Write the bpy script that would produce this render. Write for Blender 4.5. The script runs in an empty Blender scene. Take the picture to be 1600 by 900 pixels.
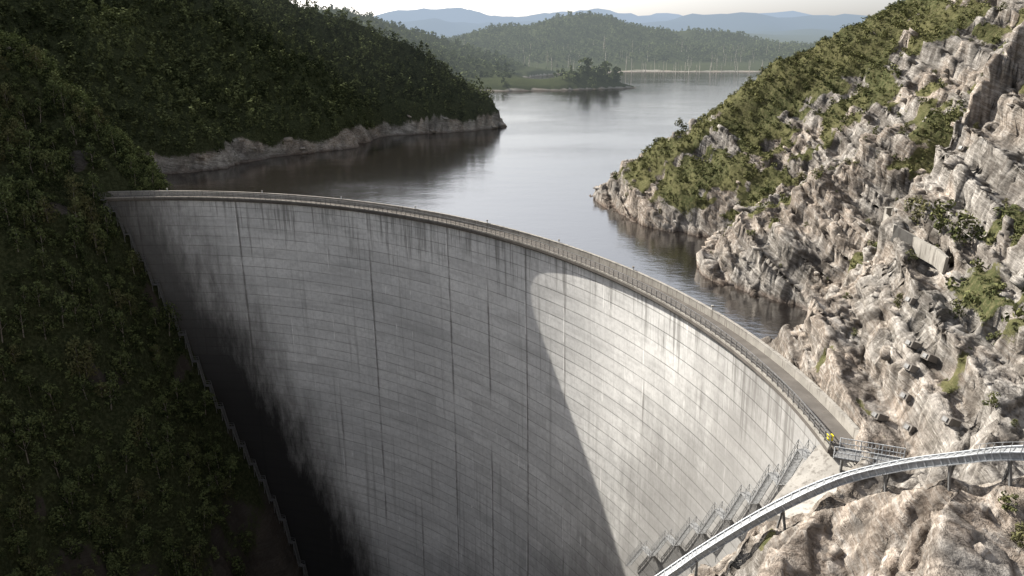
import bpy, math, random
import numpy as np
from mathutils import Vector, Matrix
random.seed(7); rng=np.random.default_rng(11)
sc=bpy.context.scene; col=sc.collection

# ------------------------------------------------------------------ noise
def _h(x,y,z):
    n=(x*374761393+y*668265263+z*1274126177)&0xffffffff
    n=((n^(n>>13))*1103515245)&0xffffffff
    n=((n^(n>>16))*2246822519)&0xffffffff
    n=n^(n>>15)
    return (n&0xffffff)/float(0xffffff)
def vn(x,y,z=None):
    x=np.asarray(x,float); y=np.asarray(y,float)
    z=np.zeros_like(x) if z is None else np.asarray(z,float)
    xi=np.floor(x).astype(np.int64); yi=np.floor(y).astype(np.int64); zi=np.floor(z).astype(np.int64)
    fx=x-xi; fy=y-yi; fz=z-zi
    fx=fx*fx*(3-2*fx); fy=fy*fy*(3-2*fy); fz=fz*fz*(3-2*fz)
    r=0
    for a in (0,1):
        for b in (0,1):
            for c in (0,1):
                w=(fx if a else 1-fx)*(fy if b else 1-fy)*(fz if c else 1-fz)
                r=r+w*_h(xi+a,yi+b,zi+c)
    return r*2-1
def fbm(x,y,z=None,o=4,g=.5):
    s=0;a=1;t=0
    for i in range(o):
        f=2.03**i
        s=s+a*vn(x*f+i*17.3,y*f-i*9.1,None if z is None else z*f+i*5.7); t+=a; a*=g
    return s/t
def ss(a,b,x):
    t=np.clip((x-a)/(b-a),0,1); return t*t*(3-2*t)
def facets(x,y,z,sd0):
    """jointed rock: each cell is a tilted planar block -> (offset, tone, gap)"""
    xi=np.floor(x).astype(np.int64); yi=np.floor(y).astype(np.int64); zi=np.floor(z).astype(np.int64)
    f1=np.full(x.shape,9.);f2=np.full(x.shape,9.);of=np.zeros(x.shape);tn=np.zeros(x.shape)
    for a in(-1,0,1):
        for b in(-1,0,1):
            for c in(-1,0,1):
                X_=xi+a;Y_=yi+b;Z_=zi+c+sd0
                dx=X_+.15+.7*_h(X_,Y_,Z_)-x; dy=Y_+.15+.7*_h(X_+91,Y_+7,Z_)-y; dz=zi+c+.3+.4*_h(X_*0,Y_*0+53,Z_+31)-z
                d=np.maximum(np.maximum(np.abs(dx)*.85,np.abs(dy)*.85),np.abs(dz)*1.15)+.12*(np.abs(dx)+np.abs(dy))
                h=_h(X_+5,Y_+11,Z_+3)*2-1
                o=h+.9*((_h(X_+23,Y_,Z_)-.5)*dx+(_h(X_,Y_+29,Z_)-.5)*dy)+.8*(_h(X_,Y_,Z_+37)-.5)*dz
                m=d<f1
                f2=np.where(m,f1,np.minimum(f2,d)); of=np.where(m,o,of); tn=np.where(m,_h(X_+2,Y_+3,Z_+71)*2-1,tn); f1=np.where(m,d,f1)
    return of,tn,f2-f1

# ------------------------------------------------------------------ dam plan
CX,CY=-77.,73.5
th_pts=np.radians([105,99.8,80,61.6,41.2,23.4,9.9,1.3,-4.9,-9])
r_pts=np.array([108.9,108.6,108.2,105.2,102.3,103.5,104.6,105.2,106.2,107.0])
pc=np.polyfit(th_pts,r_pts,4)
def R0(t): return np.polyval(pc,np.clip(t,math.radians(-12),math.radians(108)))
TH0,TH1=math.radians(-5.3),math.radians(101.5)
CW=2.8
def off(z):
    d=np.clip(-z,0,140)/140.
    return 1.2*np.sin(np.pi*np.minimum(d*1.0,1))
def P(t,r,z): return (CX+r*math.cos(t),CY+r*math.sin(t),z)

# ------------------------------------------------------------------ lake outline
LZ=-10.
LP=np.array([(-85,187),(-90,214),(-110,238),(-135,258),(-124,272),(-104,288),(-95,325),(-71,346),(-56,392),(-20,411),(-4,433),(-11,470),
 (-45,505),(-98,545),(-160,620),(-130,700),(-70,735),(-26,729),(30,738),(80,757),(118,783),(112,800),(60,815),(30,850),(15,890),(10,980),(60,1090),(165,1150),
 (370,1150),(400,1090),(343,1020),(280,820),(215,620),(150,470),(92,350),(60,284),(22,235),(29,204),(48,180),(37,158),(40,145),(51,131),(49,119),(43,108),(36,97)],float)
def lake_sd(x,y):
    d2=np.full(x.shape,1e18); inside=np.zeros(x.shape,bool)
    n=len(LP)
    for i in range(n):
        a=LP[i]; b=LP[(i+1)%n]; e=b-a
        t=np.clip(((x-a[0])*e[0]+(y-a[1])*e[1])/(e@e),0,1)
        dx=x-a[0]-t*e[0]; dy=y-a[1]-t*e[1]
        d2=np.minimum(d2,dx*dx+dy*dy)
        c=((a[1]>y)!=(b[1]>y))&(x<(b[0]-a[0])*(y-a[1])/((b[1]-a[1])+1e-12)+a[0])
        inside^=c
    d=np.sqrt(d2)
    return np.where(inside,-d,d)
def canyon_l(x,y):
    xe=-93-.26*(180-y)+7*vn(y/23.,x*0+3.3)*ss(165,140,y)+2*vn(y/7.,x/15.)+5*(.5-np.abs(fbm(y/17.+x/60.,x/90.,o=2)))*ss(170,150,y)+8*ss(184,190,y)
    dl=xe-x
    return np.where(dl<0,2.7*dl,.85*dl)
def canyon_r(x,y):
    dt=(x-31)*-.73+(y-64)*.68+2.2*ss(66,60,y)
    return np.where(dt>0,-1.65*dt,-.6*dt)
XB=32.3
def height(x,y):
    wa=np.where(y>300,9.,3.)*ss(60,130,y)
    wx=x+wa*fbm(x/22,y/22,o=3); wy=y+wa*fbm(x/22+50,y/22+9,o=3)
    sd=lake_sd(wx,wy)
    r=np.hypot(x-CX,y-CY); t=np.arctan2(y-CY,x-CX)
    rr=r-R0(t)
    zl=canyon_l(x,y); zr=canyon_r(x,y); zb=np.where(x>XB,.80*(x-XB),-400.)
    zr2=np.where(x>XB,np.maximum(zr,zb),zr)
    can=np.maximum(np.maximum(zl,zr2),-140)
    slope=np.full(x.shape,.62); cap=np.full(x.shape,170.)
    def reg(m,s,c):
        nonlocal slope,cap
        slope=slope*(1-m)+s*m; cap=cap*(1-m)+c*m
    right=ss(-10,30,x-(y-200)*.25)*ss(60,110,y)
    reg(right,.74,230.)
    reg(ss(130,112,y)*ss(20,35,x),2.2,200.)
    reg(ss(262,245,y)*ss(-60,-80,x),1.25,120.)
    left=1-ss(-20,60,x-(y-600)*.3)
    reg(left*ss(560,680,y),.3,44.)
    pen=ss(-90,-40,x)*ss(690,715,y)*ss(880,840,y)*(1-ss(150,250,x))
    reg(pen,.20,6.5)
    farm=ss(1060,1140,y)
    reg(farm,.08,12.)
    sl=slope*np.maximum(sd,0)
    lk=LZ+cap*np.tanh(sl/cap)
    lefthill=ss(20,-20,x-(y-400)*.3)*ss(235,260,y)*ss(600,540,y)
    tipc=ss(330,380,y)
    lk=lk+np.where(sd>0,np.minimum(sd*(.5+(.9+.6*tipc)*lefthill),3.5+(3.5+3.*tipc)*lefthill)*(1-farm)*(1-.4*pen),0)
    lk=np.where(sd<0,LZ+np.maximum(sd*.5,-14),lk)
    def G(cx,cy,sx,sy,h): return h*np.exp(-((x-cx)/sx)**2-((y-cy)/sy)**2)
    far=G(115,1560,150,190,66)+G(360,1540,120,170,36)+G(-60,1500,90,160,24)+G(-230,1200,130,220,50)+G(560,1450,110,150,18)+G(235,1400,60,90,16)+G(20,1380,70,80,12)
    far=far*(1+.35*fbm(x/80,y/80,o=3))+G(74,785,30,24,10)
    lk=lk+np.where(sd>0,far*ss(0,140,np.where(y<1000,sd*6,sd)),0)
    rg=ss(2300,3300,y)*(40+50*fbm(x/420+3,y/900,o=4)+16*fbm(x/160,y/300,o=3))
    rg=rg+G(1550,5200,800,900,150)+G(-700,5600,800,700,95)+G(250,6000,450,800,95)+G(-1400,4200,700,700,60)
    rg2=ss(6500,8500,y)*(190+150*fbm(x/900+9,y/1500,o=4))
    lk=lk+np.maximum(rg,0)+np.maximum(rg2,0)
    env=np.maximum(zl+5*np.maximum(0,y-222),np.maximum(zb,np.where(x>XB,zr,-400))+5*np.maximum(0,y-112))
    up=np.minimum(lk,env)
    down=(rr<2.1)|((rr<6.)&(up<-10.5))
    z=np.where(down,can,up)
    return z,sd,rr
def axis(segs):
    out=[segs[0][0]]
    for a,b,s0,s1 in segs:
        p=a
        while p<b-1e-6:
            f=(p-a)/(b-a); p=min(b,p+s0+(s1-s0)*f); out.append(p)
    return np.array(out)
xs=axis([(-9000,-600,900,40),(-600,-160,35,3),(-160,5,1.3,1.1),(5,72,.27,.27),(72,150,.5,.9),(150,700,2.5,16),(700,9000,20,900)])
ys=axis([(-150,15,20,2),(15,125,.29,.29),(125,235,.42,.6),(235,480,1.2,1.8),(480,1150,3,7),(1150,1800,8,16),(1800,14000,25,500)])
X,Y=np.meshgrid(xs,ys)
Z,SD,RRel=height(X,Y)
near=ss(700,300,Y)
Z=Z+(3.2*fbm(X/19,Y/19,o=4)*near+6*fbm(X/70,Y/70,o=3)*ss(3000,900,Y)*(ss(1,60,SD)))*np.where(SD<0,.0,1)*ss(0,14,SD)*np.where(np.abs(RRel)<9,.3,1)*np.where((X>5)&(Y<72),.35+.65*ss(62,72,Y+0*X),1)
LEFT=X<-20+(Y-200)*.12
Z=Z+np.where(LEFT&(SD>0)&(Y>240)&(Y<620),9*(.35-np.abs(fbm(X/38+.4*Y/38,Y/60,o=3)))*ss(5,45,SD),0)
def veg_mask(x,y,z,sd):
    n=fbm(x/16+4,y/16,z/16,o=4); n2=fbm(x/5.,y/5.,z/5.,o=3)
    left=x<-20+(y-200)*.12
    leftv=ss(4.5,10,z-LZ+4.5*n+2*n2)*ss(.75,.6,fbm(x/12,y/12,z/9,o=3))
    lw=ss(-92,-48,z+38*n+15*n2)*ss(.50,.38,fbm(x/11+7,y/11,z/8,o=3))
    lv=np.where(y<235,lw*np.where((sd<40)&(z<-4)&(y>186),leftv,1),leftv)
    tr=y-(196+.47*(x-22))
    rr=ss(-.10,.32,n*.9+n2*1.1+(z-28)/80+.8*ss(-58,4,tr)-.08)
    rr=rr*ss(3,9,z-LZ+3*n)
    butt=ss(134,112,y)
    rr=rr*(1-butt)+butt*ss(.40,.60,n+n2*.8+.3*ss(16,32,z))*.9
    v=np.where(left,lv,rr)
    v=np.where(y>600,ss(.6,2.0,z-LZ+.6*n2),v)
    return v
V=veg_mask(X,Y,Z,SD)
rock=(1-V)*ss(900,400,Y)*(SD>0)
rock=np.where(LEFT,np.maximum(rock,.3)*ss(900,400,Y)*(SD>0),np.maximum(rock,.4*ss(500,400,Y)*(SD>0)))
TX,TY=.42,-.22     # strata dip
WQ=1.2*fbm(X/40,Y/40,o=2)
for Pd,am in ((12.,.38),(5.2,.8),(2.1,1.05)):
    q=Z+TX*X+TY*Y+WQ
    tt=q/Pd+.2*vn(X/26+Pd,Y/26); fl=np.floor(tt); fr=tt-fl
    st=fl+ss(.45,.68,fr)
    k=rock*(ss(330,180,Y) if Pd<2.5 else 1)
    Z=Z+(st-tt)*Pd*am*k*(.65+.35*vn(X/13+Pd,Y/13))
gy,gx=np.gradient(Z,ys,xs)
nl=np.sqrt(gx*gx+gy*gy+1); NX,NY,NZ=-gx/nl,-gy/nl,1/nl
qz=Z+TX*X+TY*Y+WQ
msk=(rock>.02)&(Y<520)&(Y>0)&(np.abs(X)<330)
xr=X[msk]; yr=Y[msk]; qr=qz[msk]; ca,sa=math.cos(.75),math.sin(.75)
ur=(xr*ca+yr*sa)+.12*vn(xr/3.,yr/3.,qr/3.); vr=(-xr*sa+yr*ca)+.12*vn(xr/3.+9,yr/3.,qr/3.)
TONE=np.zeros(X.shape); CRK=np.zeros(X.shape); dsp=np.zeros(X.shape)
tot=0
for (su,sv,sq,am,gap,k_) in ((15.,8.,3.2,.62,.15,0),(6.2,3.6,1.25,.42,.16,100),(2.2,1.5,.5,.21,.10,200)):
    o_,t_,g_=facets(ur/su,vr/sv,qr/sq,k_)
    ge=1-ss(.0,.06 if k_<200 else .11,g_)
    tot=tot+am*o_-gap*ge
    TONE[msk]+=t_*(.26 if k_==0 else .38); CRK[msk]=np.maximum(CRK[msk],ge*(.75 if k_<200 else .55))
dsp[msk]=tot+.22*fbm(xr/2.5,yr/2.5,qr/1.2,o=3)
dsp*=rock
dsp*=np.where(np.abs(RRel)<8,.35,1)
dsp*=ss(600,350,Y)
ctrl=[(42,34,14.2),(37,40,12.4),(32,44.4,10.3),(29.8,47,8.5),(27.3,50.2,6.0),(24.3,53.2,2.9),(20.4,55.2,-1.0),(16,57,-5.9),(13.2,57.9,-9.1),(6,60,-17),(0,62,-24)]
def clearz(x,y,z,det):
    n=fbm(x/3.,y/3.,o=3)
    fl_=np.floor(n*5)/5.
    for i,(a,b) in enumerate(zip(ctrl[:-1],ctrl[1:])):
        a=np.array(a,float);b=np.array(b,float);e=b[:2]-a[:2]
        t=np.clip(((x-a[0])*e[0]+(y-a[1])*e[1])/(e@e),0,1)
        d=np.hypot(x-a[0]-t*e[0],y-a[1]-t*e[1]); pz=a[2]+(b[2]-a[2])*t
        if i<5: z=np.where(d<7,np.maximum(z,pz-1.9-np.maximum(0,d-1.2)*1.1+.8*det+1.3*fl_),z)
        pz=pz-1.5+.9*np.clip(det,-1,.7)+np.minimum(1.,d*.3)*1.6*fl_
        lim_=pz+np.maximum(0,d-1.6)*1.0+np.where(y<a[1]+t*e[1],np.maximum(0,d-1.6)*.25-.3,-np.minimum(1.0,d*.4))
        z=np.where(d<14,np.minimum(z,lim_),z)
    return z
lim=.9
Xd=X+np.clip(NX*dsp,-lim,lim); Yd=Y+np.clip(NY*dsp,-lim,lim); Zd=clearz(Xd,Yd,Z+NZ*dsp,dsp)
Zs=Zd
def grid_mesh(name,X,Y,Z,attrs):
    ny,nx=X.shape
    me=bpy.data.meshes.new(name)
    co=np.stack([X,Y,Z],-1).reshape(-1,3).astype(np.float32)
    i=np.arange((ny-1)*(nx-1)); r=i//(nx-1); c=i%(nx-1); a=r*nx+c
    f=np.stack([a,a+1,a+nx+1,a+nx],-1).astype(np.int32)
    me.vertices.add(len(co)); me.vertices.foreach_set("co",co.ravel())
    me.loops.add(f.size); me.loops.foreach_set("vertex_index",f.ravel())
    me.polygons.add(len(f)); me.polygons.foreach_set("loop_start",np.arange(0,f.size,4,dtype=np.int32))
    me.update(calc_edges=True)
    for k,v in attrs.items():
        at=me.attributes.new(k,'FLOAT','POINT'); at.data.foreach_set("value",v.reshape(-1).astype(np.float32))
    return me
def gz(x,y):
    x=np.asarray(x,float); y=np.asarray(y,float)
    i=np.clip(np.searchsorted(xs,x)-1,0,len(xs)-2); j=np.clip(np.searchsorted(ys,y)-1,0,len(ys)-2)
    fx=np.clip((x-xs[i])/(xs[i+1]-xs[i]),0,1); fy=np.clip((y-ys[j])/(ys[j+1]-ys[j]),0,1)
    return (Zs[j,i]*(1-fx)*(1-fy)+Zs[j,i+1]*fx*(1-fy)+Zs[j+1,i]*(1-fx)*fy+Zs[j+1,i+1]*fx*fy)
def gv(A,x,y):
    i=np.clip(np.searchsorted(xs,x)-1,0,len(xs)-2); j=np.clip(np.searchsorted(ys,y)-1,0,len(ys)-2)
    return A[j,i]

# ------------------------------------------------------------------ materials
class M:
    def __init__(s,name):
        s.m=bpy.data.materials.new(name); s.m.use_nodes=True; s.t=s.m.node_tree; s.t.nodes.clear()
        s.out=s.t.nodes.new('ShaderNodeOutputMaterial')
    def n(s,ty,**k):
        nd=s.t.nodes.new(ty)
        for a,b in k.items(): setattr(nd,a,b)
        return nd
    def put(s,sock,v):
        if isinstance(v,bpy.types.NodeSocket): s.t.links.new(v,sock)
        elif isinstance(v,(tuple,list)) and len(v)==3 and sock.type=='RGBA': sock.default_value=(*v,1)
        else: sock.default_value=v
    def math(s,op,a,b=0,c=0,clamp=False):
        nd=s.n('ShaderNodeMath',operation=op,use_clamp=clamp)
        s.put(nd.inputs[0],a); s.put(nd.inputs[1],b)
        return nd.outputs[0]
    def step(s,x,a,b,lo=0,hi=1):
        nd=s.n('ShaderNodeMapRange',interpolation_type='SMOOTHSTEP')
        s.put(nd.inputs[0],x); nd.inputs[1].default_value=a; nd.inputs[2].default_value=b; nd.inputs[3].default_value=lo; nd.inputs[4].default_value=hi
        return nd.outputs[0]
    def mix(s,f,a,b,bt='MIX'):
        nd=s.n('ShaderNodeMix',data_type='RGBA',blend_type=bt)
        s.put(nd.inputs[0],f); s.put(nd.inputs[6],a); s.put(nd.inputs[7],b); return nd.outputs[2]
    def gray(s,v):
        cc=s.n('ShaderNodeCombineXYZ')
        for i in range(3): s.put(cc.inputs[i],v)
        return cc.outputs[0]
    def scale(s,v,sc_,loc=(0,0,0),rot=(0,0,0)):
        nd=s.n('ShaderNodeMapping'); s.put(nd.inputs[0],v); nd.inputs[1].default_value=loc; nd.inputs[2].default_value=rot; nd.inputs[3].default_value=sc_; return nd.outputs[0]
    def noise(s,v,sc_=1,d=3,r=.55,dist=0):
        nd=s.n('ShaderNodeTexNoise'); s.put(nd.inputs['Vector'],v); nd.inputs['Scale'].default_value=sc_; nd.inputs['Detail'].default_value=d; nd.inputs['Roughness'].default_value=r; nd.inputs['Distortion'].default_value=dist; return nd.outputs[0]
    def pos(s): return s.n('ShaderNodeNewGeometry').outputs['Position']
    def sep(s,v):
        nd=s.n('ShaderNodeSeparateXYZ'); s.put(nd.inputs[0],v); return nd.outputs
    def attr(s,a):
        return s.n('ShaderNodeAttribute',attribute_name=a).outputs['Fac']
    def bump(s,h,st,dist,nrm=None):
        nd=s.n('ShaderNodeBump'); nd.inputs['Strength'].default_value=st; nd.inputs['Distance'].default_value=dist; s.put(nd.inputs['Height'],h)
        return nd.outputs[0]
    def bsdf(s,c,rough=.9,nrm=None,metal=0,spec=.3,ior=1.45):
        b=s.n('ShaderNodeBsdfPrincipled'); s.put(b.inputs['Base Color'],c); s.put(b.inputs['Roughness'],rough); s.put(b.inputs['Metallic'],metal); b.inputs['Specular IOR Level'].default_value=spec; b.inputs['IOR'].default_value=ior
        if nrm: s.put(b.inputs['Normal'],nrm)
        return b.outputs[0]
    def diff(s,c,nrm=None):
        b=s.n('ShaderNodeBsdfDiffuse'); s.put(b.inputs[0],c)
        if nrm: s.put(b.inputs['Normal'],nrm)
        return b.outputs[0]
    def haze(s,sh):  # aerial haze painted into the surface as emission, stronger farther beyond the dam
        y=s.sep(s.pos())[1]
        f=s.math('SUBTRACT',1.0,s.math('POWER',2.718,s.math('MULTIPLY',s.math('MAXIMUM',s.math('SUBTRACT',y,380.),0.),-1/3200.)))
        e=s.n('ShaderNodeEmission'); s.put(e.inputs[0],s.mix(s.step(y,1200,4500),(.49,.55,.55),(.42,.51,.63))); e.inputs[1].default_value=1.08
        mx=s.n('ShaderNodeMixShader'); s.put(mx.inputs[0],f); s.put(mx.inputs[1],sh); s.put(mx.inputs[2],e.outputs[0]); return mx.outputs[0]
    def done(s,sh): s.t.links.new(sh,s.out.inputs[0]); return s.m

def terrain_mat():
    m=M('terrain_rock_and_scrub'); p=m.pos(); x,y,z=m.sep(p)
    q=m.math('ADD',z,m.math('ADD',m.math('MULTIPLY',x,TX),m.math('MULTIPLY',y,TY)))
    cq=m.n('ShaderNodeCombineXYZ'); m.put(cq.inputs[0],x); m.put(cq.inputs[1],y); m.put(cq.inputs[2],q); pq=cq.outputs[0]
    n1=m.noise(m.scale(pq,(.07,.07,.9)),1.0,5,.65,0); n2=m.noise(p,.07,3); n3=m.noise(p,1.5,5,.7)
    n4=m.noise(m.scale(pq,(.28,.28,3.2)),1.,4,.65)
    c=m.mix(m.step(n1,.36,.62),(.155,.143,.128),(.265,.248,.228))
    c=m.mix(m.step(n2,.42,.60,0,.8),c,m.mix(m.step(n3,.35,.65),(.215,.17,.135),(.305,.262,.222)))
    c=m.mix(m.step(n4,.48,.64,0,.6),c,(.355,.338,.315))
    c=m.mix(m.step(m.noise(p,.23,4,.65),.52,.68,0,.6),c,(.09,.082,.073))
    c=m.mix(1.,c,m.gray(m.math('ADD',1.,m.math('MULTIPLY',m.attr('tone'),.38))),'MULTIPLY')
    c=m.mix(1.,c,m.gray(m.step(n3,.25,.75,.70,1.24)),'MULTIPLY')
    cr=m.math('ABSOLUTE',m.math('SUBTRACT',n4,.46)); c=m.mix(m.step(cr,.0,.018,.7,0),c,(.05,.043,.037))
    c=m.mix(m.math('MULTIPLY',m.attr('crack'),.85),c,(.04,.034,.03))
    wl=m.math('MULTIPLY',m.step(z,-9.9,-8.8,1,0),m.step(y,95,110))
    c=m.mix(m.math('MULTIPLY',wl,.6),c,(.07,.05,.04))
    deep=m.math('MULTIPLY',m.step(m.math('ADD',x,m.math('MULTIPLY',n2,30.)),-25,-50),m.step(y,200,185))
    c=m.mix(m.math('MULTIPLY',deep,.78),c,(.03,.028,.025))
    veg=m.attr('veg')
    f=m.step(m.math('ADD',veg,m.math('MULTIPLY',m.math('SUBTRACT',n3,.5),1.1)),.40,.60)
    g=m.mix(m.step(n2,.35,.65),(.045,.052,.024),(.082,.081,.038))
    g=m.mix(m.step(n3,.4,.7),g,(.112,.104,.056))
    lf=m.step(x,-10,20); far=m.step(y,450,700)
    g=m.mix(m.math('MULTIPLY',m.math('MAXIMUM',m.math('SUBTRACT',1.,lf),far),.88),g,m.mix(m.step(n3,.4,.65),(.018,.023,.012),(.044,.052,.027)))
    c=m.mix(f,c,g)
    h=m.math('ADD',m.math('MULTIPLY',n1,.5),m.math('ADD',m.math('MULTIPLY',n4,.65),m.math('MULTIPLY',n3,.42)))
    nr=m.bump(h,.85,.6)
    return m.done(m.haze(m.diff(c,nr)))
def foliage_mat(name,dark,light,dry=(.12,.105,.055),hz=True):
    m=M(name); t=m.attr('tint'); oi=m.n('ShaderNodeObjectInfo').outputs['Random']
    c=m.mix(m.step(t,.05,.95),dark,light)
    if not hz: c=m.mix(m.step(oi,.6,1,0,.5),c,dry)
    d=m.diff(c)
    return m.done(m.haze(d) if hz else d)
def simple(name,c,rough=.8,metal=0,var=.25,sc_=2.,spec=.3):
    m=M(name); p=m.pos(); n=m.noise(p,sc_,3,.6)
    c2=m.mix(m.step(n,.3,.7),tuple(v*(1-var) for v in c),tuple(min(1,v*(1+var*.6)) for v in c))
    return m.done(m.bsdf(c2,rough,None,metal,spec))
def dam_mat():
    m=M('weathered_dam_concrete'); uv=m.n('ShaderNodeUVMap',uv_map='uv').outputs[0]; u,v,_=m.sep(uv)
    L=2.35
    row=m.math('FLOOR',m.math('DIVIDE',v,L)); fr=m.math('FRACT',m.math('DIVIDE',v,L))
    bu=m.math('ADD',m.math('DIVIDE',u,11.5),.15); cell=m.math('FLOOR',bu); fu=m.math('FRACT',bu)
    b4=m.math('FLOOR',m.math('MULTIPLY',bu,4.))
    cb=m.n('ShaderNodeCombineXYZ'); m.put(cb.inputs[0],row); m.put(cb.inputs[1],cell)
    wn=m.n('ShaderNodeTexWhiteNoise',noise_dimensions='2D'); m.put(wn.inputs['Vector'],cb.outputs[0])
    cb2=m.n('ShaderNodeCombineXYZ'); m.put(cb2.inputs[0],row); m.put(cb2.inputs[1],b4)
    wn2=m.n('ShaderNodeTexWhiteNoise',noise_dimensions='2D'); m.put(wn2.inputs['Vector'],cb2.outputs[0])
    big=m.noise(m.scale(uv,(.03,.05,1)),1,4,.6); fine=m.noise(uv,1.1,5,.7)
    c=m.mix(m.step(big,.3,.7),(.59,.59,.583),(.735,.73,.715))
    c=m.mix(1.,c,m.gray(m.math('ADD',.84,m.math('ADD',m.math('MULTIPLY',wn.outputs[0],.12),m.math('MULTIPLY',wn2.outputs[0],.09)))),'MULTIPLY')
    c=m.mix(m.step(fine,.35,.8,.0,.5),c,(.32,.315,.31))
    hz=m.noise(m.scale(uv,(.06,.5,1)),1,4,.65)
    c=m.mix(m.step(hz,.5,.66,0,.32),c,(.34,.335,.33))
    c=m.mix(m.step(hz,.45,.28,0,.3),c,(.82,.81,.79))
    brk=m.noise(m.scale(uv,(.12,.4,1)),1,3)
    c=m.mix(m.math('MULTIPLY',m.step(fr,.0,.10,1,0),m.step(brk,.35,.6,.35,.9)),c,(.18,.178,.17))
    f3=m.math('FRACT',m.math('MULTIPLY',bu,4.)); c=m.mix(m.step(f3,0,.045,.34,0),c,(.2,.195,.19))
    jt=m.math('ABSOLUTE',m.math('SUBTRACT',fu,.5))
    wob=m.math('MULTIPLY',m.math('SUBTRACT',m.noise(m.scale(uv,(.35,.12,1)),1,5,.75),.5),.13)
    cellr=m.n('ShaderNodeTexWhiteNoise',noise_dimensions='1D'); m.put(cellr.inputs['W'],cell)
    jn=m.math('ADD',m.noise(m.scale(uv,(.07,.03,1)),1,3,.7),m.math('MULTIPLY',cellr.outputs[0],.34))
    jn=m.math('SUBTRACT',jn,m.step(u,40,75,.20,0))
    jm=m.math('MULTIPLY',m.step(m.math('ADD',jt,m.math('ABSOLUTE',wob)),0,.045,1,0),m.step(jn,.60,.80,.0,.8))
    c=m.mix(m.step(jt,0,.006,.20,0),c,(.13,.12,.11))
    c=m.mix(m.step(jt,.006,.02,.18,0),c,(.85,.84,.82))
    c=m.mix(jm,c,(.10,.092,.085))
    sd_=m.noise(m.scale(uv,(.8,.022,1)),1,4,.6,.1)
    c=m.mix(m.math('MULTIPLY',m.step(sd_,.56,.70,0,.42),m.step(u,35,75,.45,1.)),c,(.22,.215,.205))
    blot=m.noise(m.scale(uv,(.12,.06,1),loc=(2,5,0)),1,4,.6)
    top=m.math('ADD',m.math('ADD',m.noise(m.scale(uv,(.9,.03,1)),1,4,.72),m.math('MULTIPLY',m.math('SUBTRACT',blot,.5),.5)),m.step(v,-22,0,-.20,.06))
    c=m.mix(m.step(top,.52,.68,0,.65),c,(.15,.145,.135))
    w=m.noise(m.scale(uv,(.9,.10,1),loc=(31,3,0)),1,5,.68)
    c=m.mix(m.math('MULTIPLY',m.step(w,.63,.69,0,.85),m.step(brk,.46,.58)),c,(.9,.89,.87))
    jl=m.math('ABSOLUTE',m.math('SUBTRACT',fu,.53)); c=m.mix(m.math('MULTIPLY',m.step(m.math('ADD',jl,m.math('ABSOLUTE',wob)),0,.020,1,0),m.step(m.noise(m.scale(uv,(.1,.12,1),loc=(4,8,0)),1,3,.6),.50,.57,0,.85)),c,(.9,.89,.87))
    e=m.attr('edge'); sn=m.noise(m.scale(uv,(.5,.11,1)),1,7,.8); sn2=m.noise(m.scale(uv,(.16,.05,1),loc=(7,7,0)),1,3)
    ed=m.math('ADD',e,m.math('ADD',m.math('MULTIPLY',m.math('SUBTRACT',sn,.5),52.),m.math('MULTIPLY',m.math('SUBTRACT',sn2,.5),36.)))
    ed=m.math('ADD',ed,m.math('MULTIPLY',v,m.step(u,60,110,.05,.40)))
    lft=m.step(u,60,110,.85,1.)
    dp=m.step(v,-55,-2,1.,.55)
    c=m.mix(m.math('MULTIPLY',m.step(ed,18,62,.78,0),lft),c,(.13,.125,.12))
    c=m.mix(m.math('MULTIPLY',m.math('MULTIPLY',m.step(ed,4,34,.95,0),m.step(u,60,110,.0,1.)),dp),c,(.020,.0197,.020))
    h=m.math('ADD',m.math('MULTIPLY',fine,.3),m.step(fr,0,.06,-.5,0))
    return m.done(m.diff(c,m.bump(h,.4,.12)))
def conc_mat(name,base,dark=(.09,.08,.07),amt=.6):
    m=M(name); p=m.pos(); n=m.noise(p,.5,3,.65); f=m.noise(p,6,3,.7); s_=m.noise(m.scale(p,(2.,2.,.25)),1,3,.65)
    c=m.mix(m.step(n,.35,.65),tuple(b*.78 for b in base),base)
    c=m.mix(m.step(s_,.5,.7,0,amt),c,dark); c=m.mix(m.step(f,.5,.8,0,.35),c,dark)
    return m.done(m.diff(c))
def water_mat():
    m=M('dark_tannin_lake_water'); p=m.pos()
    a=m.noise(m.scale(p,(.5,.75,1)),1,4,.6); b=m.noise(m.scale(p,(.05,.09,1),rot=(0,0,.4)),1,3,.5); g=m.noise(m.scale(p,(.008,.014,1),rot=(0,0,.5)),1,3)
    h=m.math('ADD',m.math('MULTIPLY',a,m.step(g,.35,.65,.2,.7)),m.math('MULTIPLY',b,.6))
    return m.done(m.bsdf((.010,.008,.007),.10,m.bump(h,.36,.35),spec=.5,ior=4.0))
MT=terrain_mat(); MD=dam_mat(); MW=water_mat()
MC=conc_mat('pale_concrete',(.34,.325,.30)); MP=conc_mat('weathered_parapet_concrete',(.29,.275,.25),amt=.75); MCR=conc_mat('crest_roadway_concrete',(.13,.12,.11)); MCD=conc_mat('stained_concrete',(.19,.175,.16))
MS=simple('galvanised_steel',(.42,.44,.46),.5,.2,.2,3); MWB=simple('weathered_steel_plate',(.31,.32,.33),.6,.2,.25,3); MSD=simple('dull_grey_steel',(.16,.16,.16),.6,.3,.3,3); MSM=simple('grey_stair_steel',(.24,.245,.25),.6,.2,.3,3)
MY=simple('yellow_paint',(.75,.62,.03),.5,0,.1)
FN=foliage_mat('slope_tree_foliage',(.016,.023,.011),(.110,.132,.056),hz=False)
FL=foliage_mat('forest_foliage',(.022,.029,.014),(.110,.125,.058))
FR=foliage_mat('heath_foliage',(.045,.054,.025),(.145,.146,.066),(.14,.12,.07),hz=False)
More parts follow.
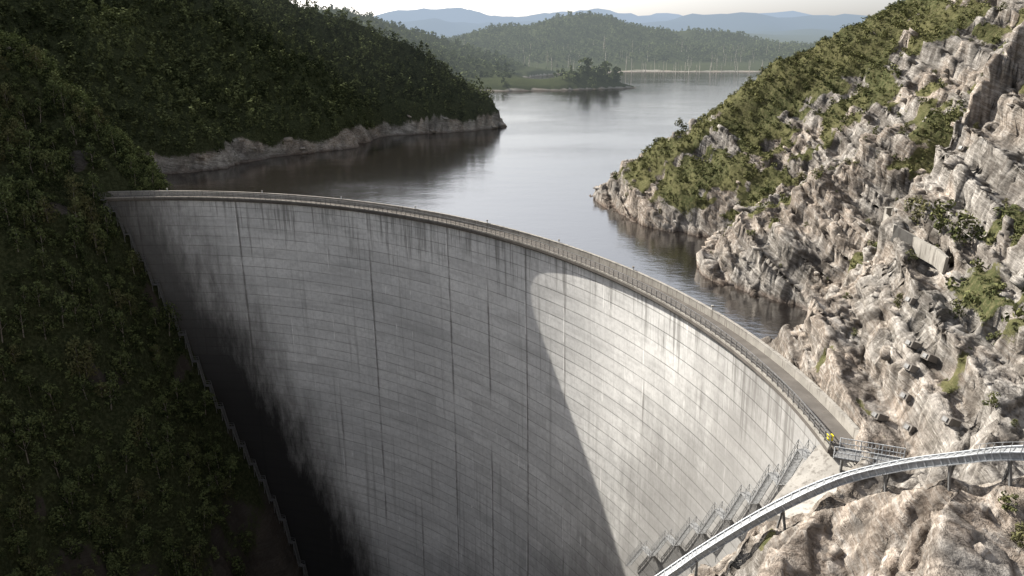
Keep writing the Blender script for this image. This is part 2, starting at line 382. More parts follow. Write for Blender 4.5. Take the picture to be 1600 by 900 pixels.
BK=simple('grey_bark',(.17,.15,.13),.9); BW=simple('bleached_dead_wood',(.42,.40,.37),.9)

def link(o,parent=None):
    col.objects.link(o)
    if parent: o.parent=parent
    return o
def tag(o,label,cat,group=None,kind=None):
    o["label"]=label; o["category"]=cat
    if group: o["group"]=group
    if kind: o["kind"]=kind
def mk(name,verts,faces,mat,parent=None,smooth=False):
    me=bpy.data.meshes.new(name); me.from_pydata([tuple(map(float,v)) for v in verts],[],faces); me.materials.append(mat)
    me.update(); return link(bpy.data.objects.new(name,me),parent)

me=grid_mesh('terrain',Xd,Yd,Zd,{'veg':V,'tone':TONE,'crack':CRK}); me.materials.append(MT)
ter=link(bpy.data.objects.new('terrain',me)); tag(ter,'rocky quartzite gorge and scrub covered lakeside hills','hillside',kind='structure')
ts=np.linspace(TH0-.01,TH1+.01,90)
wp=[P(t,float(R0(t))+2.4,LZ) for t in ts]
wp+=[(-200,186,LZ),(-900,186,LZ),(-900,1900,LZ),(1500,1900,LZ),(1500,62,LZ)]
lake=mk('lake_water',wp,[list(range(len(wp)))],MW); tag(lake,'still dark tannin stained lake held behind the dam','lake',kind='structure')

# ------------------------------------------------------------------ geometry helpers
def beam(V_,F_,p0,p1,w,h,up=(0,0,1)):
    p0=Vector(p0);p1=Vector(p1); d=(p1-p0)
    if d.length<1e-6: return
    d.normalize(); up=Vector(up)
    if abs(d.dot(up))>.98: up=Vector((0,1,0))
    s=d.cross(up).normalized(); u=s.cross(d)
    b=len(V_)
    for p in (p0,p1):
        for a,c in ((-1,-1),(1,-1),(1,1),(-1,1)): V_.append(p+s*a*w/2+u*c*h/2)
    for q in ((0,1,2,3),(7,6,5,4),(0,4,5,1),(1,5,6,2),(2,6,7,3),(3,7,4,0)): F_.append([b+i for i in q])
def tube(V_,F_,pts,rad,n=6):
    b=len(V_); pts=[Vector(p) for p in pts]
    for i,p in enumerate(pts):
        d=(pts[min(i+1,len(pts)-1)]-pts[max(i-1,0)]).normalized()
        a=d.orthogonal().normalized(); c=d.cross(a); r=rad[i] if hasattr(rad,'__len__') else rad
        for k in range(n):
            t=2*math.pi*k/n; V_.append(p+(a*math.cos(t)+c*math.sin(t))*r)
    for i in range(len(pts)-1):
        for k in range(n):
            F_.append([b+i*n+k,b+i*n+(k+1)%n,b+(i+1)*n+(k+1)%n,b+(i+1)*n+k])
    F_.append([b+k for k in range(n)][::-1]); F_.append([b+(len(pts)-1)*n+k for k in range(n)])
def sweep(name,prof,mat,parent,t0=TH0,t1=TH1,n=260):
    V_=[];F_=[];k=len(prof)
    for i in range(n+1):
        t=t0+(t1-t0)*i/n; r=float(R0(t))
        for a,z in prof: V_.append(P(t,r+a,z))
    for i in range(n):
        for j in range(k):
            F_.append([i*k+j,i*k+(j+1)%k,(i+1)*k+(j+1)%k,(i+1)*k+j])
    F_.append(list(range(k))[::-1]); F_.append([n*k+j for j in range(k)])
    return mk(name,V_,F_,mat,parent)

# ------------------------------------------------------------------ dam
dam=bpy.data.objects.new('arch_dam',None); link(dam); dam.location=(CX,CY,0)
tag(dam,'tall curved grey concrete arch dam with stained face spanning a gorge','dam')
def setp(o,p):
    o.parent=p; o.matrix_parent_inverse=Matrix.Translation(-Vector(p.location))
nt,nz=360,130
tt=np.linspace(TH0,TH1,nt+1); zz=np.linspace(-.5,-138,nz+1)
TT,ZZ=np.meshgrid(tt,zz); RR=R0(TT)+off(ZZ)
dx=CX+RR*np.cos(TT); dy=CY+RR*np.sin(TT)
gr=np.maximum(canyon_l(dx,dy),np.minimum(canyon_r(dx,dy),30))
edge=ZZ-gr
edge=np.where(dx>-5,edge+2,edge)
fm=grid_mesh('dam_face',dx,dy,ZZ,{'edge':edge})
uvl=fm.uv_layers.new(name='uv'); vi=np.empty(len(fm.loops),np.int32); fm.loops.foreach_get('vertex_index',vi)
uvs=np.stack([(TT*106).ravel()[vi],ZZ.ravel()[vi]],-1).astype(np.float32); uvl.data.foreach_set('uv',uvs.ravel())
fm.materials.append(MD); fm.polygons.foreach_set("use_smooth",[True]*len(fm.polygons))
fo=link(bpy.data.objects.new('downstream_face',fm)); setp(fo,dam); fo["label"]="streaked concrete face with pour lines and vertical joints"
V_=[];F_=[]
for i in range(181):
    t=TH0+(TH1-TH0)*i/180; r=float(R0(t))
    for z in np.linspace(-.5,-138,12): V_.append(P(t,r+CW+float(off(z))*1.0+(-z)*.06,z))
for i in range(180):
    for j in range(11): F_.append([i*12+j,i*12+j+1,(i+1)*12+j+1,(i+1)*12+j])
for t in (TH0,TH1):
    b=len(V_)
    for z in np.linspace(-.5,-138,12):
        V_.append(P(t,float(R0(t))+float(off(z)),z)); V_.append(P(t,float(R0(t))+CW+float(off(z))+(-z)*.06,z))
    for j in range(11): F_.append([b+2*j,b+2*j+1,b+2*j+3,b+2*j+2])
o=mk('upstream_face',V_,F_,MCD); setp(o,dam)
for nm,prof,mt in (
  ('crest_roadway',[(-.65,-.52),(-.65,-.12),(CW-.02,-.12),(CW-.02,-.52)],MCR),
  ('crest_kerb',[(-.63,-.118),(-.63,.10),(-.4,.10),(-.4,-.118)],MP),
  ('upstream_parapet',[(CW-.36,-.116),(CW-.36,.80),(CW-.4,.82),(CW-.4,.92),(CW+.04,.92),(CW+.04,-.7),(CW,-.7),(CW,-.116)],MP),
  ('corbel',[(-.3,-.85),(-.5,-.54),(.3,-.54),(.3,-.85)],MCD)):
    o=sweep(nm,prof,mt,None); setp(o,dam)
V_=[];F_=[]; N=150
for i in range(N+1):
    t=TH0+(TH1-TH0)*i/N; r=float(R0(t))-.52
    beam(V_,F_,P(t,r,.10),P(t,r,1.15),.09,.09)
for h,w in ((1.15,.09),(.8,.05),(.45,.05)):
    for i in range(N):
        a=TH0+(TH1-TH0)*i/N; b=TH0+(TH1-TH0)*(i+1)/N
        beam(V_,F_,P(a,float(R0(a))-.52,h),P(b,float(R0(b))-.52,h),w,w)
o=mk('railing',V_,F_,MSD); setp(o,dam)
for k,a_ in enumerate((92,80,69,58,47,36,25,14)):
    t=math.radians(a_); r=float(R0(t))+CW-.18
    e=bpy.data.objects.new('parapet_lamp' if k==0 else 'parapet_lamp.%03d'%k,None); link(e); e.location=P(t,r,.92); tag(e,'short pale lamp post standing on the dam parapet','lamp','lamps along the dam parapet')
    V_=[];F_=[]; beam(V_,F_,P(t,r,.915),P(t,r,1.3),.16,.16); o=mk('post',V_,F_,MS); setp(o,e)
    V_=[];F_=[]; beam(V_,F_,P(t,r,1.302),P(t,r,1.5),.32,.28); o=mk('lamp_head',V_,F_,MC); setp(o,e)

# ------------------------------------------------------------------ steel walkway
def catmull(c,per=10):
    c=[Vector(p) for p in c]; c=[c[0]*2-c[1]]+c+[c[-1]*2-c[-2]]; out=[]
    for i in range(1,len(c)-2):
        for k in range(per):
            t=k/per; a,b,d,e=c[i-1:i+3]
            out.append(.5*((2*b)+(d-a)*t+(2*a-5*b+4*d-e)*t*t+(3*b-a-3*d+e)*t**3))
    out.append(c[-2]); return out
path=catmull(ctrl,8)
ww=bpy.data.objects.new('steel_walkway',None); link(ww); ww.location=ctrl[4]
tag(ww,'curved galvanised steel walkway descending over rock beside the dam','walkway')
def frame(i):
    d=(path[min(i+1,len(path)-1)]-path[max(i-1,0)]).normalized(); s=d.cross(Vector((0,0,1))).normalized(); return s,s.cross(d)
def part(nm,V_,F_,mt,par):
    o=mk(nm,V_,F_,mt); setp(o,par); return o
for sgn in (-1,1):
    V_=[];F_=[]
    for i in range(len(path)-1):
        s0,u0=frame(i); s1,u1=frame(i+1)
        a=path[i]+s0*sgn*.58; b=path[i+1]+s1*sgn*.58
        for dz in (.24,-.24): beam(V_,F_,a+u0*dz,b+u1*dz,.17,.06)
        beam(V_,F_,a-u0*.21+s0*sgn*.03,a+u0*.21+s0*sgn*.03,.07,.07)
    part('girder',V_,F_,MS,ww)
    V_=[];F_=[]
    for i in range(len(path)-1):
        s0,u0=frame(i); s1,u1=frame(i+1)
        beam(V_,F_,path[i]+s0*sgn*.56,path[i+1]+s1*sgn*.56,.03,.44)
    part('web_plate',V_,F_,MWB,ww)
V_=[];F_=[]
for i in range(0,len(path)-1):
    s0,u0=frame(i); s1,u1=frame(i+1)
    q=path[i]+u0*.17
    beam(V_,F_,q-s0*.53,q+s0*.53,.12,.10)
    for k in range(-4,5): beam(V_,F_,path[i]+s0*k*.115+u0*.14,path[i+1]+s1*k*.115+u1*.14,.09,.03)
part('floor_grating',V_,F_,MWB,ww)
V_=[];F_=[]
for i in range(0,22):
    s0,u0=frame(i); s1,u1=frame(i+1)
    sg=-1
    a=path[i]+s0*sg*.64; b=path[i+1]+s1*sg*.64; up=Vector((0,0,1))
    beam(V_,F_,a+u0*.2,a+up*1.0,.035,.035)
    for h in (1.0,.62): beam(V_,F_,a+up*h,b+up*h,.035,.035)
part('handrail',V_,F_,MWB,ww)
for idx in (17,25,33,46,57):
    V_=[];F_=[]; s,u=frame(idx); d=(path[idx+1]-path[idx]).normalized(); dh=Vector((d.x,d.y,0)).normalized()
    for sg in(-1,1):
        a=path[idx]+s*sg*.45-Vector((0,0,.26)); q=a+s*sg*.3+dh*.45*sg; b=Vector((q.x,q.y,min(float(gz(q.x,q.y)),a.z-.8)-.6))
        beam(V_,F_,a,b,.15,.15)
    a=path[idx]-Vector((0,0,.33)); beam(V_,F_,a-s*.7,a+s*.7,.16,.14)
    part('support_trestle',V_,F_,MSD,ww)
# ------------------------------------------------------------------ stairs down both abutments
def contact(t_list,inset):
    pts=[]
    for t in t_list:
        r0=float(R0(t)); best=None
        for z in np.linspace(0,-125,251):
            x,y,_=P(t,r0+float(off(z))-inset,z)
            if gz(x,y)>=z-1.2: best=z; break
        if best is None: continue
        if pts and best>pts[-1].z-1.6: best=pts[-1].z-2.2
        x,y,_=P(t,r0+float(off(best))-inset,best); pts.append(Vector((x,y,best+1.0)))
    return pts
def stair(name,label,pts,mat,W=1.0,rt=.06,legs=3.5,lw=.12,mat2=None):
    e=bpy.data.objects.new(name,None); link(e)
    e.location=pts[0]; tag(e,label,'stairs')
    V4=[];F4=[]
    for a,b in zip(pts[:-1],pts[1:]):
        V1=[];F1=[];V3=[];F3=[]
        d=b-a; h=Vector((d.x,d.y,0))
        if h.length<.1: continue
        hl=h.length; h.normalize(); s=Vector((-h.y,h.x,0))
        la=a; lb=a+h*min(2.0,hl*.4); e1=b-h*min(.5,hl*.15); lz=la-h*min(.5,hl*.15)
        beam(V3,F3,lz,lb,W+.1,.10)
        n=max(2,int((e1-lb).length/.3))
        for sg in(-1,1):
            beam(V1,F1,lb+s*sg*W/2,e1+s*sg*W/2,.06,.20)
            for q0,q1 in ((lz,lb),(lb,e1)):
                for hh in(1.05,.6): beam(V4,F4,q0+s*sg*(W/2+.03)+Vector((0,0,hh)),q1+s*sg*(W/2+.03)+Vector((0,0,hh)),rt,rt)
                L=(q1-q0).length; k=max(1,int(L/1.1))
                for j in range(k+1):
                    q=q0.lerp(q1,j/k)+s*sg*(W/2+.03); beam(V4,F4,q,q+Vector((0,0,1.05)),rt,rt)
        for j in range(n):
            q=lb.lerp(e1,(j+.5)/n); beam(V1,F1,q-s*W/2,q+s*W/2,.26,.04)
        for o2 in (lz,lb):
            for sg in(-1,1): beam(V3,F3,o2+s*sg*W*.45,Vector((o2.x,o2.y,o2.z-legs))+s*sg*W*.45,lw,lw)
        part('flight',V1,F1,mat2 or mat,e); part('landing',V3,F3,mat2 or mat,e)
    part('handrail',V4,F4,mat,e)
stair('abutment_stairs','narrow grey steel stairs climbing the shaded dam abutment',contact([math.radians(a) for a in np.linspace(100.5,70,26)],1.5),MSD)
pr=[]
for k,y_ in enumerate(np.arange(66.8,118,6.4)):
    z_=-2.8-(y_-66.8)*1.0
    t=math.asin((y_-CY)/103.); x_,y2,_=P(t,float(R0(t))+float(off(z_))-1.0,z_); pr.append(Vector((x_,y2,z_)))
stair('abutment_stairs.001','galvanised steel stairs with small landings down the sunny abutment',pr,MSM,.95,.045,1.1,.07,MSM)

# ------------------------------------------------------------------ dam end
def prism(name,base,top,mat):
    n=len(base); V_=list(base)+list(top)
    F_=[list(range(n))[::-1],list(range(n,2*n))]+[[i,(i+1)%n,n+(i+1)%n,n+i] for i in range(n)]
    return mk(name,V_,F_,mat)
tb=prism('thrust_block',[(20.5,62,-18),(24.5,56.5,-18),(31.5,60.5,-18),(28.4,66.2,-18)],[(22.3,61.6,-5.2),(25.6,57.4,-3.6),(31.2,61,-.75),(28.3,65.8,-.75)],MC)
tag(tb,'sloping pale concrete thrust block at the dam end','concrete block')
plat=bpy.data.objects.new('viewing_platform',None); link(plat); plat.location=(30,61,0)
tag(plat,'small railed steel platform where the crest meets rock','platform')
V_=[];F_=[]
a=Vector((28.6,62.6,.1)); b=Vector((32.8,59.6,.7)); d=(b-a).normalized(); s=d.cross(Vector((0,0,1))).normalized()
beam(V_,F_,a,b,2.0,.14); part('deck',V_,F_,MSD,plat)
for sg in(-1,1):
    V_=[];F_=[]
    for h in(.12,.6,1.1): beam(V_,F_,a+s*sg*.97+Vector((0,0,h)),b+s*sg*.97+Vector((0,0,h)),.06,.06)
    for j in range(19):
        q=a.lerp(b,j/18)+s*sg*.97; w=.08 if j%6==0 else .03; beam(V_,F_,q,q+Vector((0,0,1.12)),w,w)
    part('railing',V_,F_,MS,plat)
for j in (.1,.9):
    V_=[];F_=[]; q=a.lerp(b,j); beam(V_,F_,q,Vector((q.x,q.y,q.z-4)),.2,.2); part('leg',V_,F_,MSD,plat)
BX,BY=28.9,65.0
bx=bpy.data.objects.new('equipment_box',None); link(bx); bx.location=(BX,BY,-.1); tag(bx,'small yellow equipment box on the dam crest','box')
V_=[];F_=[];beam(V_,F_,(BX,BY,.15),(BX,BY,.6),.4,.4);part('body',V_,F_,MY,bx)
V_=[];F_=[];beam(V_,F_,(BX,BY,.603),(BX,BY,.67),.5,.5);part('lid',V_,F_,MY,bx)
for i in(-1,1):
    for j in(-1,1):
        V_=[];F_=[]; beam(V_,F_,(BX+i*.15,BY+j*.15,-.12),(BX+i*.15,BY+j*.15,.147),.06,.06); part('leg',V_,F_,MSD,bx)

# ------------------------------------------------------------------ camera
f_=1600*28/36; pit=math.radians(17.4); CAM=Vector((0,0,35))
cam=bpy.data.cameras.new('camera'); cam.lens=28; cam.sensor_width=36; cam.clip_end=40000; cam.clip_start=.3
co=link(bpy.data.objects.new('camera',cam)); co.location=CAM; co.rotation_euler=(math.radians(90)-pit,0,0); sc.camera=co
def spot(px,py):
    u=px-800;v=py-450; d=np.array([u,f_*math.cos(pit)-v*math.sin(pit),-f_*math.sin(pit)-v*math.cos(pit)]); d/=np.linalg.norm(d)
    t=np.arange(15,400,.2); q=np.array(CAM)[None]+t[:,None]*d[None]; h=gz(q[:,0],q[:,1]); k=np.argmax(h>=q[:,2])
    return Vector((q[k,0],q[k,1],h[k]))
blocks=[(1422,478),(1424,540),(1450,560),(1422,576),(1416,624),(1372,652),(1422,672),(1482,660),(1504,236)]
for i,(px,py) in enumerate(blocks):
    q=spot(px,py); nm='anchor_block' if i==0 else 'anchor_block.%03d'%i
    e=bpy.data.objects.new(nm,None); link(e); e.location=q; tag(e,'small dark concrete anchor block bolted on pale rock','concrete block','anchor blocks on the rock face')
    V_=[];F_=[];beam(V_,F_,q+Vector((.6,0,-.1)),q+Vector((-.5,-.3,.4)),1.0,.65);part('body',V_,F_,MCD,e)
    V_=[];F_=[];beam(V_,F_,q+Vector((-.503,-.3,.4)),q+Vector((-.58,-.32,.44)),.5,.4);part('bearing_plate',V_,F_,MSD,e)
wl=[spot(1385,345),spot(1400,368),spot(1430,385),spot(1465,405),spot(1480,418)]
rw=bpy.data.objects.new('retaining_wall',None); link(rw); rw.location=wl[0]; tag(rw,'low stained concrete retaining wall on a rocky bench','wall')
V_=[];F_=[]
for a,b in zip(wl[:-1],wl[1:]):
    beam(V_,F_,a+Vector((-.5,-.5,.3)),b+Vector((-.5,-.5,.3)),.35,2.)
part('wall',V_,F_,MP,rw)
V_=[];F_=[];beam(V_,F_,wl[0]-Vector((0,0,1)),wl[0]+Vector((0,0,2.2)),.9,.9);beam(V_,F_,wl[0]+Vector((0,0,2.202)),wl[0]+Vector((0,0,2.4)),1.15,1.15);part('pillar',V_,F_,MP,rw)

# ------------------------------------------------------------------ rock slabs
def inview(x,y,z,m=140):
    dy=y*math.cos(pit)-(z-35)*math.sin(pit); dz=y*math.sin(pit)+(z-35)*math.cos(pit)
    px=800+f_*x/np.maximum(dy,1); py=450-f_*dz/np.maximum(dy,1)
    return (dy>5)&(px>-m)&(px<1600+m)&(py>-m-120)&(py<900+m)
def scatter(x0,x1,y0,y1,sp,jit=.48):
    gx_,gy_=np.meshgrid(np.arange(x0,x1,sp),np.arange(y0,y1,sp)); n=gx_.size
    x=gx_.ravel()+rng.uniform(-jit,jit,n)*sp; y=gy_.ravel()+rng.uniform(-jit,jit,n)*sp
    return x,y
def slabs(x,y,z,L,W,H):
    n=len(x); c=np.array([(-1,-1,-1),(1,-1,-1),(1,1,-1),(-1,1,-1),(-1,-1,1),(1,-1,1),(1,1,1),(-1,1,1)],float)
    v=np.repeat(c[None],n,0); v+=rng.uniform(-.35,.35,v.shape); v[:,4:,:2]*=rng.uniform(.6,1.,(n,1,1))
    v[:,:,0]*=L[:,None]/2; v[:,:,1]*=W[:,None]/2; v[:,:,2]*=H[:,None]/2
    a=rng.normal(.7,.3,n); ca,sa=np.cos(a)[:,None],np.sin(a)[:,None]
    vx=v[:,:,0]*ca-v[:,:,1]*sa; vy=v[:,:,0]*sa+v[:,:,1]*ca; vz=v[:,:,2]-TX*vx*rng.uniform(.2,1.4,(n,1))-TY*vy
    co=np.stack([vx+x[:,None],vy+y[:,None],vz+z[:,None]],-1).reshape(-1,3)
    f=np.array([(0,3,2,1),(4,5,6,7),(0,1,5,4),(1,2,6,5),(2,3,7,6),(3,0,4,7)])
    F=(f[None]+8*np.arange(n)[:,None,None]).reshape(-1,4)
    return co,F
cs=[];fs=[];b=0
for (x0,x1,y0,y1,sp,lo,hi,pr_) in ((8,75,22,125,2.2,.4,2.0,.35),(20,150,60,250,4.2,1.,3.,.25),(20,260,200,330,7,3,7,.3),(-130,10,235,450,4.5,1.5,5.,.5)):
    x,y=scatter(x0,x1,y0,y1,sp); z=gz(x,y); vg=gv(V,x,y); sd=gv(SD,x,y); rr_=gv(RRel,x,y)
    ok=(vg<.55)&(sd>.5)&(rng.uniform(size=len(x))<pr_)&inview(x,y,z,60)&((rr_>6)|((y<62)&(x>12)))
    for a_,b_ in zip(path[:-1:3],path[3::3]): ok&=(np.hypot(x-a_.x,y-a_.y)>(2.6 if hi<3 else 7))
    ok&=~((np.hypot(x-29,y-62)<7)); ok&=~((y<70)&(hi>=3)&(x<60))
    x,y,z=x[ok],y[ok],z[ok]; L=rng.uniform(lo,hi,len(x)); H_=L*rng.uniform(.15,.4,len(x)); c_,f2=slabs(x,y,z-.15*H_,L,L*rng.uniform(.4,.8,len(x)),H_)
    cs.append(c_);fs.append(f2+b);b+=len(c_)
co_=np.concatenate(cs);F=np.concatenate(fs).astype(np.int32)
me=bpy.data.meshes.new('rock_slabs'); me.vertices.add(len(co_)); me.vertices.foreach_set('co',co_.astype(np.float32).ravel()); me.loops.add(F.size); me.loops.foreach_set('vertex_index',F.ravel()); me.polygons.add(len(F)); me.polygons.foreach_set('loop_start',np.arange(0,F.size,4,dtype=np.int32)); me.update(calc_edges=True); me.materials.append(MT)
o=link(bpy.data.objects.new('rock_slabs',me)); tag(o,'angular pale quartzite slabs and ledges on the slope','rocks',kind='stuff')

# ------------------------------------------------------------------ vegetation
def crown_proto(seed,h=6.,w=1.8,ncl=16,nl=16,leaf=.42,base=.25,cone=.5):
    r=np.random.default_rng(seed); Vv=[];T=[]
    for c in range(ncl):
        hh=base+(1-base)*(c+.5)/ncl; rad=w*(1-cone*((hh-base)/(1-base))**1.3)*math.sqrt(max(.12,math.sin(math.pi*min(1,.18+.82*(hh-base)/(1-base)*.95))))
        a=r.uniform(0,6.28); rr=rad*r.uniform(.15,.85); cc=np.array([rr*math.cos(a),rr*math.sin(a),hh*h*.96]); cr=w*r.uniform(.28,.5)
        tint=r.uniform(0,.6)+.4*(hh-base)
        d=r.normal(size=(nl,3)); d/=np.linalg.norm(d,axis=1)[:,None]; d*=(r.uniform(.35,1,(nl,1))**.5)
        ce=cc+d*cr*np.array([1,1,.75])
        nrm=d+r.normal(size=(nl,3))*.5+np.array([0,0,.35]); nrm/=np.linalg.norm(nrm,axis=1)[:,None]
        a1=np.cross(nrm,r.normal(size=(nl,3))); a1/=np.linalg.norm(a1,axis=1)[:,None]; a2=np.cross(nrm,a1)
        L=leaf*r.uniform(.6,1.3,(nl,1)); W=L*r.uniform(.35,.7,(nl,1))
        q=np.stack([ce-a1*L,ce-a2*W+nrm*.1*L,ce+a1*L,ce+a2*W-nrm*.12*L],1)
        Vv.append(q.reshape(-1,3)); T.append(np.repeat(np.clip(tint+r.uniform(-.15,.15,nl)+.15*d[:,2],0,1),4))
    return np.concatenate(Vv),np.concatenate(T)
def quads_mesh(name,co,tint,mats):
    me=bpy.data.meshes.new(name); n=len(co)
    me.vertices.add(n); me.vertices.foreach_set('co',co.astype(np.float32).ravel())
    me.loops.add(n); me.loops.foreach_set('vertex_index',np.arange(n,dtype=np.int32))
    me.polygons.add(n//4); me.polygons.foreach_set('loop_start',np.arange(0,n,4,dtype=np.int32))
    me.update(calc_edges=True); at=me.attributes.new('tint','FLOAT','POINT'); at.data.foreach_set('value',tint.astype(np.float32))
    me.materials.append(mats); return me
def trunk_quads(h,w):
    out=[]
    def seg(p,q,a,b):
        p=np.array(p);q=np.array(q)
        for k in range(4):
            t0=math.pi/2*k;t1=math.pi/2*(k+1)
            out.extend([p+a*np.array([math.cos(t0),math.sin(t0),0]),p+a*np.array([math.cos(t1),math.sin(t1),0]),q+b*np.array([math.cos(t1),math.sin(t1),0]),q+b*np.array([math.cos(t0),math.sin(t0),0])])
    seg((0,0,-.8),(0,.05,h*.45),w,w*.7); seg((0,.05,h*.45),(.1,0,h*.92),w*.7,w*.2)
    seg((0,.05,h*.35),(.9,.3,h*.6),w*.5,w*.2); seg((0,.05,h*.42),(-.7,-.5,h*.68),w*.5,w*.2); seg((0,0,h*.5),(.1,-.9,h*.75),w*.4,w*.15)
    return np.array(out)
def stuff(name,protos,x,y,z,s,mat,label,cat,zr_=(.6,1.3)):
    n=len(x); rot=rng.uniform(0,6.28,n); which=rng.integers(0,len(protos),n); cs=[];tsx=[]
    tt_=rng.uniform(-.3,.3,n)+.4*fbm(x/25,y/25,o=2)
    for k,(pv,pt) in enumerate(protos):
        idx=np.where(which==k)[0]
        if len(idx)==0: continue
        c,s_=np.cos(rot[idx]),np.sin(rot[idx]); sx=s[idx]*rng.uniform(.85,1.25,len(idx)); sh=s[idx]*rng.uniform(zr_[0],zr_[1],len(idx))
        vx=(pv[None,:,0]*c[:,None]-pv[None,:,1]*s_[:,None])*sx[:,None]+x[idx][:,None]
        vy=(pv[None,:,0]*s_[:,None]+pv[None,:,1]*c[:,None])*sx[:,None]+y[idx][:,None]
        vz=pv[None,:,2]*sh[:,None]+z[idx][:,None]
        cs.append(np.stack([vx,vy,vz],-1).reshape(-1,3)); tsx.append(np.clip(pt[None]+tt_[idx][:,None],0,1).ravel())
    me=quads_mesh(name,np.concatenate(cs),np.concatenate(tsx),mat)
    o=link(bpy.data.objects.new(name,me)); tag(o,label,cat,kind='stuff'); return o
def sizes(n,lo,hi,p=2.): return lo+(hi-lo)*rng.uniform(size=n)**p
x,y=scatter(-150,-40,60,222,1.7); z=gz(x,y); vg=gv(V,x,y); sd=gv(SD,x,y); rr_=gv(RRel,x,y)
ok=(vg>.35)&(z>-118)&(sd>1.5)&((rr_<-2.5)|(rr_>CW+2)|(np.arctan2(y-CY,x-CX)>TH1+.01))&inview(x,y,z,90)&(x<-50)&((y<184)|(z>-8))
x,y,z=x[ok],y[ok],z[ok]
dist=np.sqrt(x*x+y*y+(z-35)**2); size=sizes(len(x),.38,1.2,1.9); order=np.argsort(dist/size); near_i=order[:260]; rest=order[260:]
NV=6; tm=[];cm=[]
for k in range(NV):
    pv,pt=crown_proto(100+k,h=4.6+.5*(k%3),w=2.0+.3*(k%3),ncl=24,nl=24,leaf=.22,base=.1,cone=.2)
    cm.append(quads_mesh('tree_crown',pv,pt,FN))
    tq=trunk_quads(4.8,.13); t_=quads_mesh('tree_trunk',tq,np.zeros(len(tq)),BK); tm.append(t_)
def plant(kind,px,py,pz,s,crn,trk,label,cat,group):
    e=bpy.data.objects.new(kind,None)
    e.location=(px,py,pz-.15); e.scale=(s,s,s*random.uniform(.8,1.3)); e.rotation_euler=(random.uniform(-.12,.12),random.uniform(-.12,.12),random.uniform(0,6.28)); col.objects.link(e); tag(e,label,cat,group)
    a=bpy.data.objects.new('trunk',trk); a.parent=e; col.objects.link(a)
    b=bpy.data.objects.new('crown',crn); b.parent=e; col.objects.link(b)
for i in near_i:
    k=random.randrange(NV); plant('eucalypt_tree',x[i],y[i],z[i],float(size[i]),cm[k],tm[k],'dark green bushy tree on the steep gorge slope','tree','trees on the gorge slope')
MID=[crown_proto(200+k,h=4.2+.4*(k%3),w=2.1+.3*(k%2),ncl=14,nl=13,leaf=.3,base=.03,cone=.2) for k in range(6)]
stuff('gorge_forest',MID,x[rest],y[rest],z[rest]-.2,size[rest],FN,'dense dark green forest covering the shaded slope','forest')
x,y=scatter(-330,20,245,520,3.0); z=gz(x,y); vg=gv(V,x,y); sd=gv(SD,x,y); ok=(vg>.5)&(sd>2)&inview(x,y,z,60)
x,y,z=x[ok],y[ok],z[ok]; stuff('hill_forest',[crown_proto(300+k,h=5.,w=2.1,ncl=9,nl=8,leaf=.48,base=.03,cone=.3) for k in range(6)],x,y,z-.3,sizes(len(x),.5,1.4),FL,'dense olive green forest covering the lakeside hill','forest')
x,y=scatter(-600,900,640,1900,8.); z=gz(x,y); vg=gv(V,x,y); sd=gv(SD,x,y)
clump=np.exp(-((x-74)/30)**2-((y-785)/28)**2); spit=(x>-50)&(y<860)
ok=(vg>.5)&(sd>3)&(z>-8.5)&inview(x,y,z,60)&(((fbm(x/60,y/60,o=2)+np.where(z<0,-.45,.5)>-.15)&~spit)|(clump>.3)|(spit&(x<0)&(fbm(x/30,y/30,o=2)>0)))
x,y,z,clump=x[ok],y[ok],z[ok],clump[ok]; stuff('far_forest',[crown_proto(400+k,h=8.5,w=4.4,ncl=8,nl=6,leaf=1.5,base=.05,cone=.2) for k in range(6)],x,y,z-1,sizes(len(x),.5,1.1)*np.where((z<2)&(y>900),.7,1)*np.where(clump>.3,1.5,1),FL,'far woodland on low hills beyond the lake','forest',(.75,1.15))
HE=[crown_proto(500+k,h=1.0,w=1.0,ncl=5,nl=10,leaf=.2,base=.05,cone=.2) for k in range(6)]
x,y=scatter(15,330,60,460,1.0); z=gz(x,y); vg=gv(V,x,y); sd=gv(SD,x,y); ok=(vg>.22)&(sd>2.5)&inview(x,y,z,60)&(rng.uniform(size=len(x))<.9*(.2+vg))&(fbm(x/6,y/6,o=3)>-.5)
x,y,z=x[ok],y[ok],z[ok]; stuff('heath_scrub',HE,x,y,z-.15,sizes(len(x),.35,1.35,3.),FR,'olive green heath scrub growing over rocky slope','scrub')
SV=[]
for k in range(5):
    pv,pt=crown_proto(600+k,h=2.2,w=1.2,ncl=13,nl=26,leaf=.16,base=.08,cone=.2); tq=trunk_quads(2.1,.06)
    SV.append((quads_mesh('shrub_crown',pv,pt,FR),quads_mesh('shrub_trunk',tq,np.zeros(len(tq)),BK)))
x,y=scatter(26,130,38,240,3.0); z=gz(x,y); vg=gv(V,x,y); sd=gv(SD,x,y); ok=(sd>3)&inview(x,y,z,20)&(x>36)&(rng.uniform(size=len(x))<.17+.15*vg)
x,y,z=x[ok],y[ok],z[ok]; dist=np.sqrt(x*x+y*y); o_=np.argsort(dist)[:270]
for i in o_:
    a,b=random.choice(SV); plant('shrub',x[i],y[i],z[i],random.uniform(.2,.6)+ (0.4 if random.random()<.1 else 0),a,b,'olive green shrub rooted in cracks of pale rock','shrub','shrubs on the rock slope')
for px,py,s in ((1440,350,1.5),(1470,370,1.4),(1498,380,1.5),(1425,330,1.1),(1250,290,1.3),(1275,285,1.2),(1065,210,1.6),(1590,380,.8),(1490,500,.7),(1555,540,.7),(1405,480,.6),(1575,800,.6),(1590,850,.6)):
    q=spot(px,py); a,b=random.choice(SV); plant('shrub',q.x,q.y,q.z,s,a,b,'olive green shrub rooted in cracks of pale rock','shrub','shrubs on the rock slope')
DT=[]
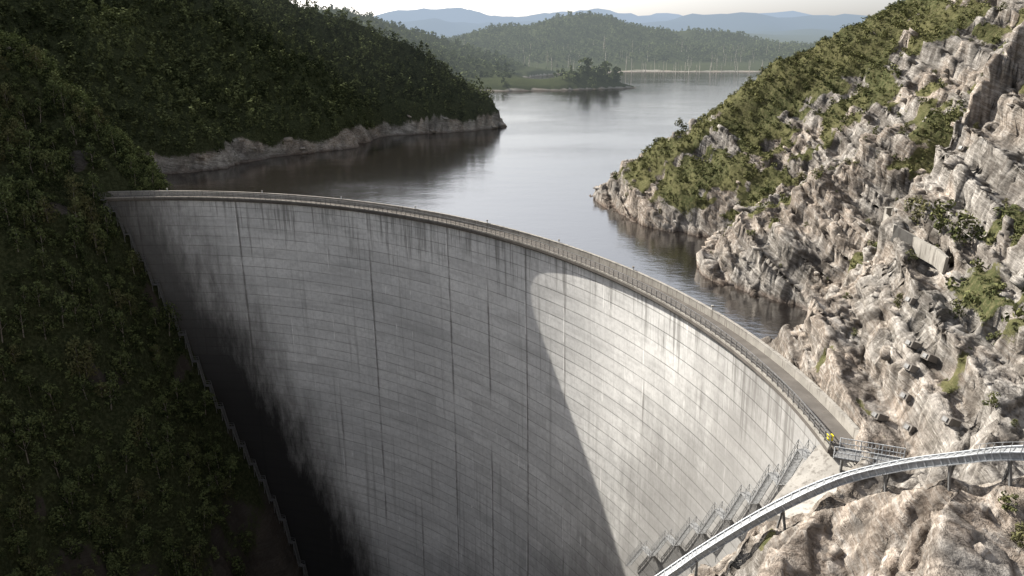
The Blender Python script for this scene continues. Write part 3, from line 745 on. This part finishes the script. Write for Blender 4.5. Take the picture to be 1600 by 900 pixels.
for k in range(4):
    V_=[];F_=[]; h=15+k*1.5; tube(V_,F_,[(0,0,-3),(.1,0,h*.5),(.3*k-.4,.1,h)],[.42,.3,.12],6)
    for j in range(3+k):
        zz_=h*random.uniform(.4,.85); a=random.uniform(0,6.28); l=random.uniform(1,2.4); tube(V_,F_,[(0,0,zz_),(math.cos(a)*l,math.sin(a)*l,zz_+l*.8)],[.14,.05],4)
    me=bpy.data.meshes.new('dead_tree'); me.from_pydata([tuple(v) for v in V_],[],F_); me.materials.append(BW); DT.append(me)
for i in range(150):
    if i<130: px=random.uniform(960,1215) if i%3 else random.uniform(810,960); py=random.uniform(104,116)
    else: px=random.uniform(640,760); py=random.uniform(100,112)
    u=px-800; v=py-450; d=(u,f_*math.cos(pit)-v*math.sin(pit),-f_*math.sin(pit)-v*math.cos(pit)); k=44/-d[2]
    wx,wy=d[0]*k,d[1]*k
    o=bpy.data.objects.new('dead_tree',random.choice(DT)); o.location=(wx,wy,max(float(gz(wx,wy)),LZ-1.5)); s=random.uniform(.5,1.15); o.scale=(s,s,s); o.rotation_euler=(random.uniform(-.06,.06),random.uniform(-.06,.06),random.uniform(0,6)); col.objects.link(o)
    tag(o,'bleached bare dead tree standing at the lake shore','dead tree','drowned trees at the lake shore')

# ------------------------------------------------------------------ light
az=math.radians(-44.5); el=math.radians(33)
sd_=Vector((math.sin(az)*math.cos(el),math.cos(az)*math.cos(el),math.sin(el)))
sl=bpy.data.lights.new('sun','SUN'); sl.energy=12.; sl.angle=math.radians(.5); sl.color=(1,.94,.84)
so=link(bpy.data.objects.new('sun',sl)); so.rotation_euler=sd_.to_track_quat('Z','Y').to_euler()
w=bpy.data.worlds.new('World'); sc.world=w; w.use_nodes=True; nt_=w.node_tree; bg=nt_.nodes['Background']
sk=nt_.nodes.new('ShaderNodeTexSky'); sk.sky_type='NISHITA'; sk.sun_disc=False; sk.sun_elevation=el; sk.sun_rotation=az%(2*math.pi); sk.dust_density=3.; sk.air_density=1.; sk.altitude=300
hs=nt_.nodes.new('ShaderNodeHueSaturation'); hs.inputs['Saturation'].default_value=.28; nt_.links.new(sk.outputs[0],hs.inputs['Color'])
mx=nt_.nodes.new('ShaderNodeMix'); mx.data_type='RGBA'; mx.blend_type='MULTIPLY'; mx.inputs[0].default_value=1; mx.inputs[7].default_value=(.98,.98,1,1)
nt_.links.new(hs.outputs[0],mx.inputs[6]); nt_.links.new(mx.outputs[2],bg.inputs[0]); bg.inputs[1].default_value=.235
sc.view_settings.view_transform='Standard'; sc.view_settings.look='None'; sc.view_settings.exposure=0
print('verts',len(Xd.ravel()))
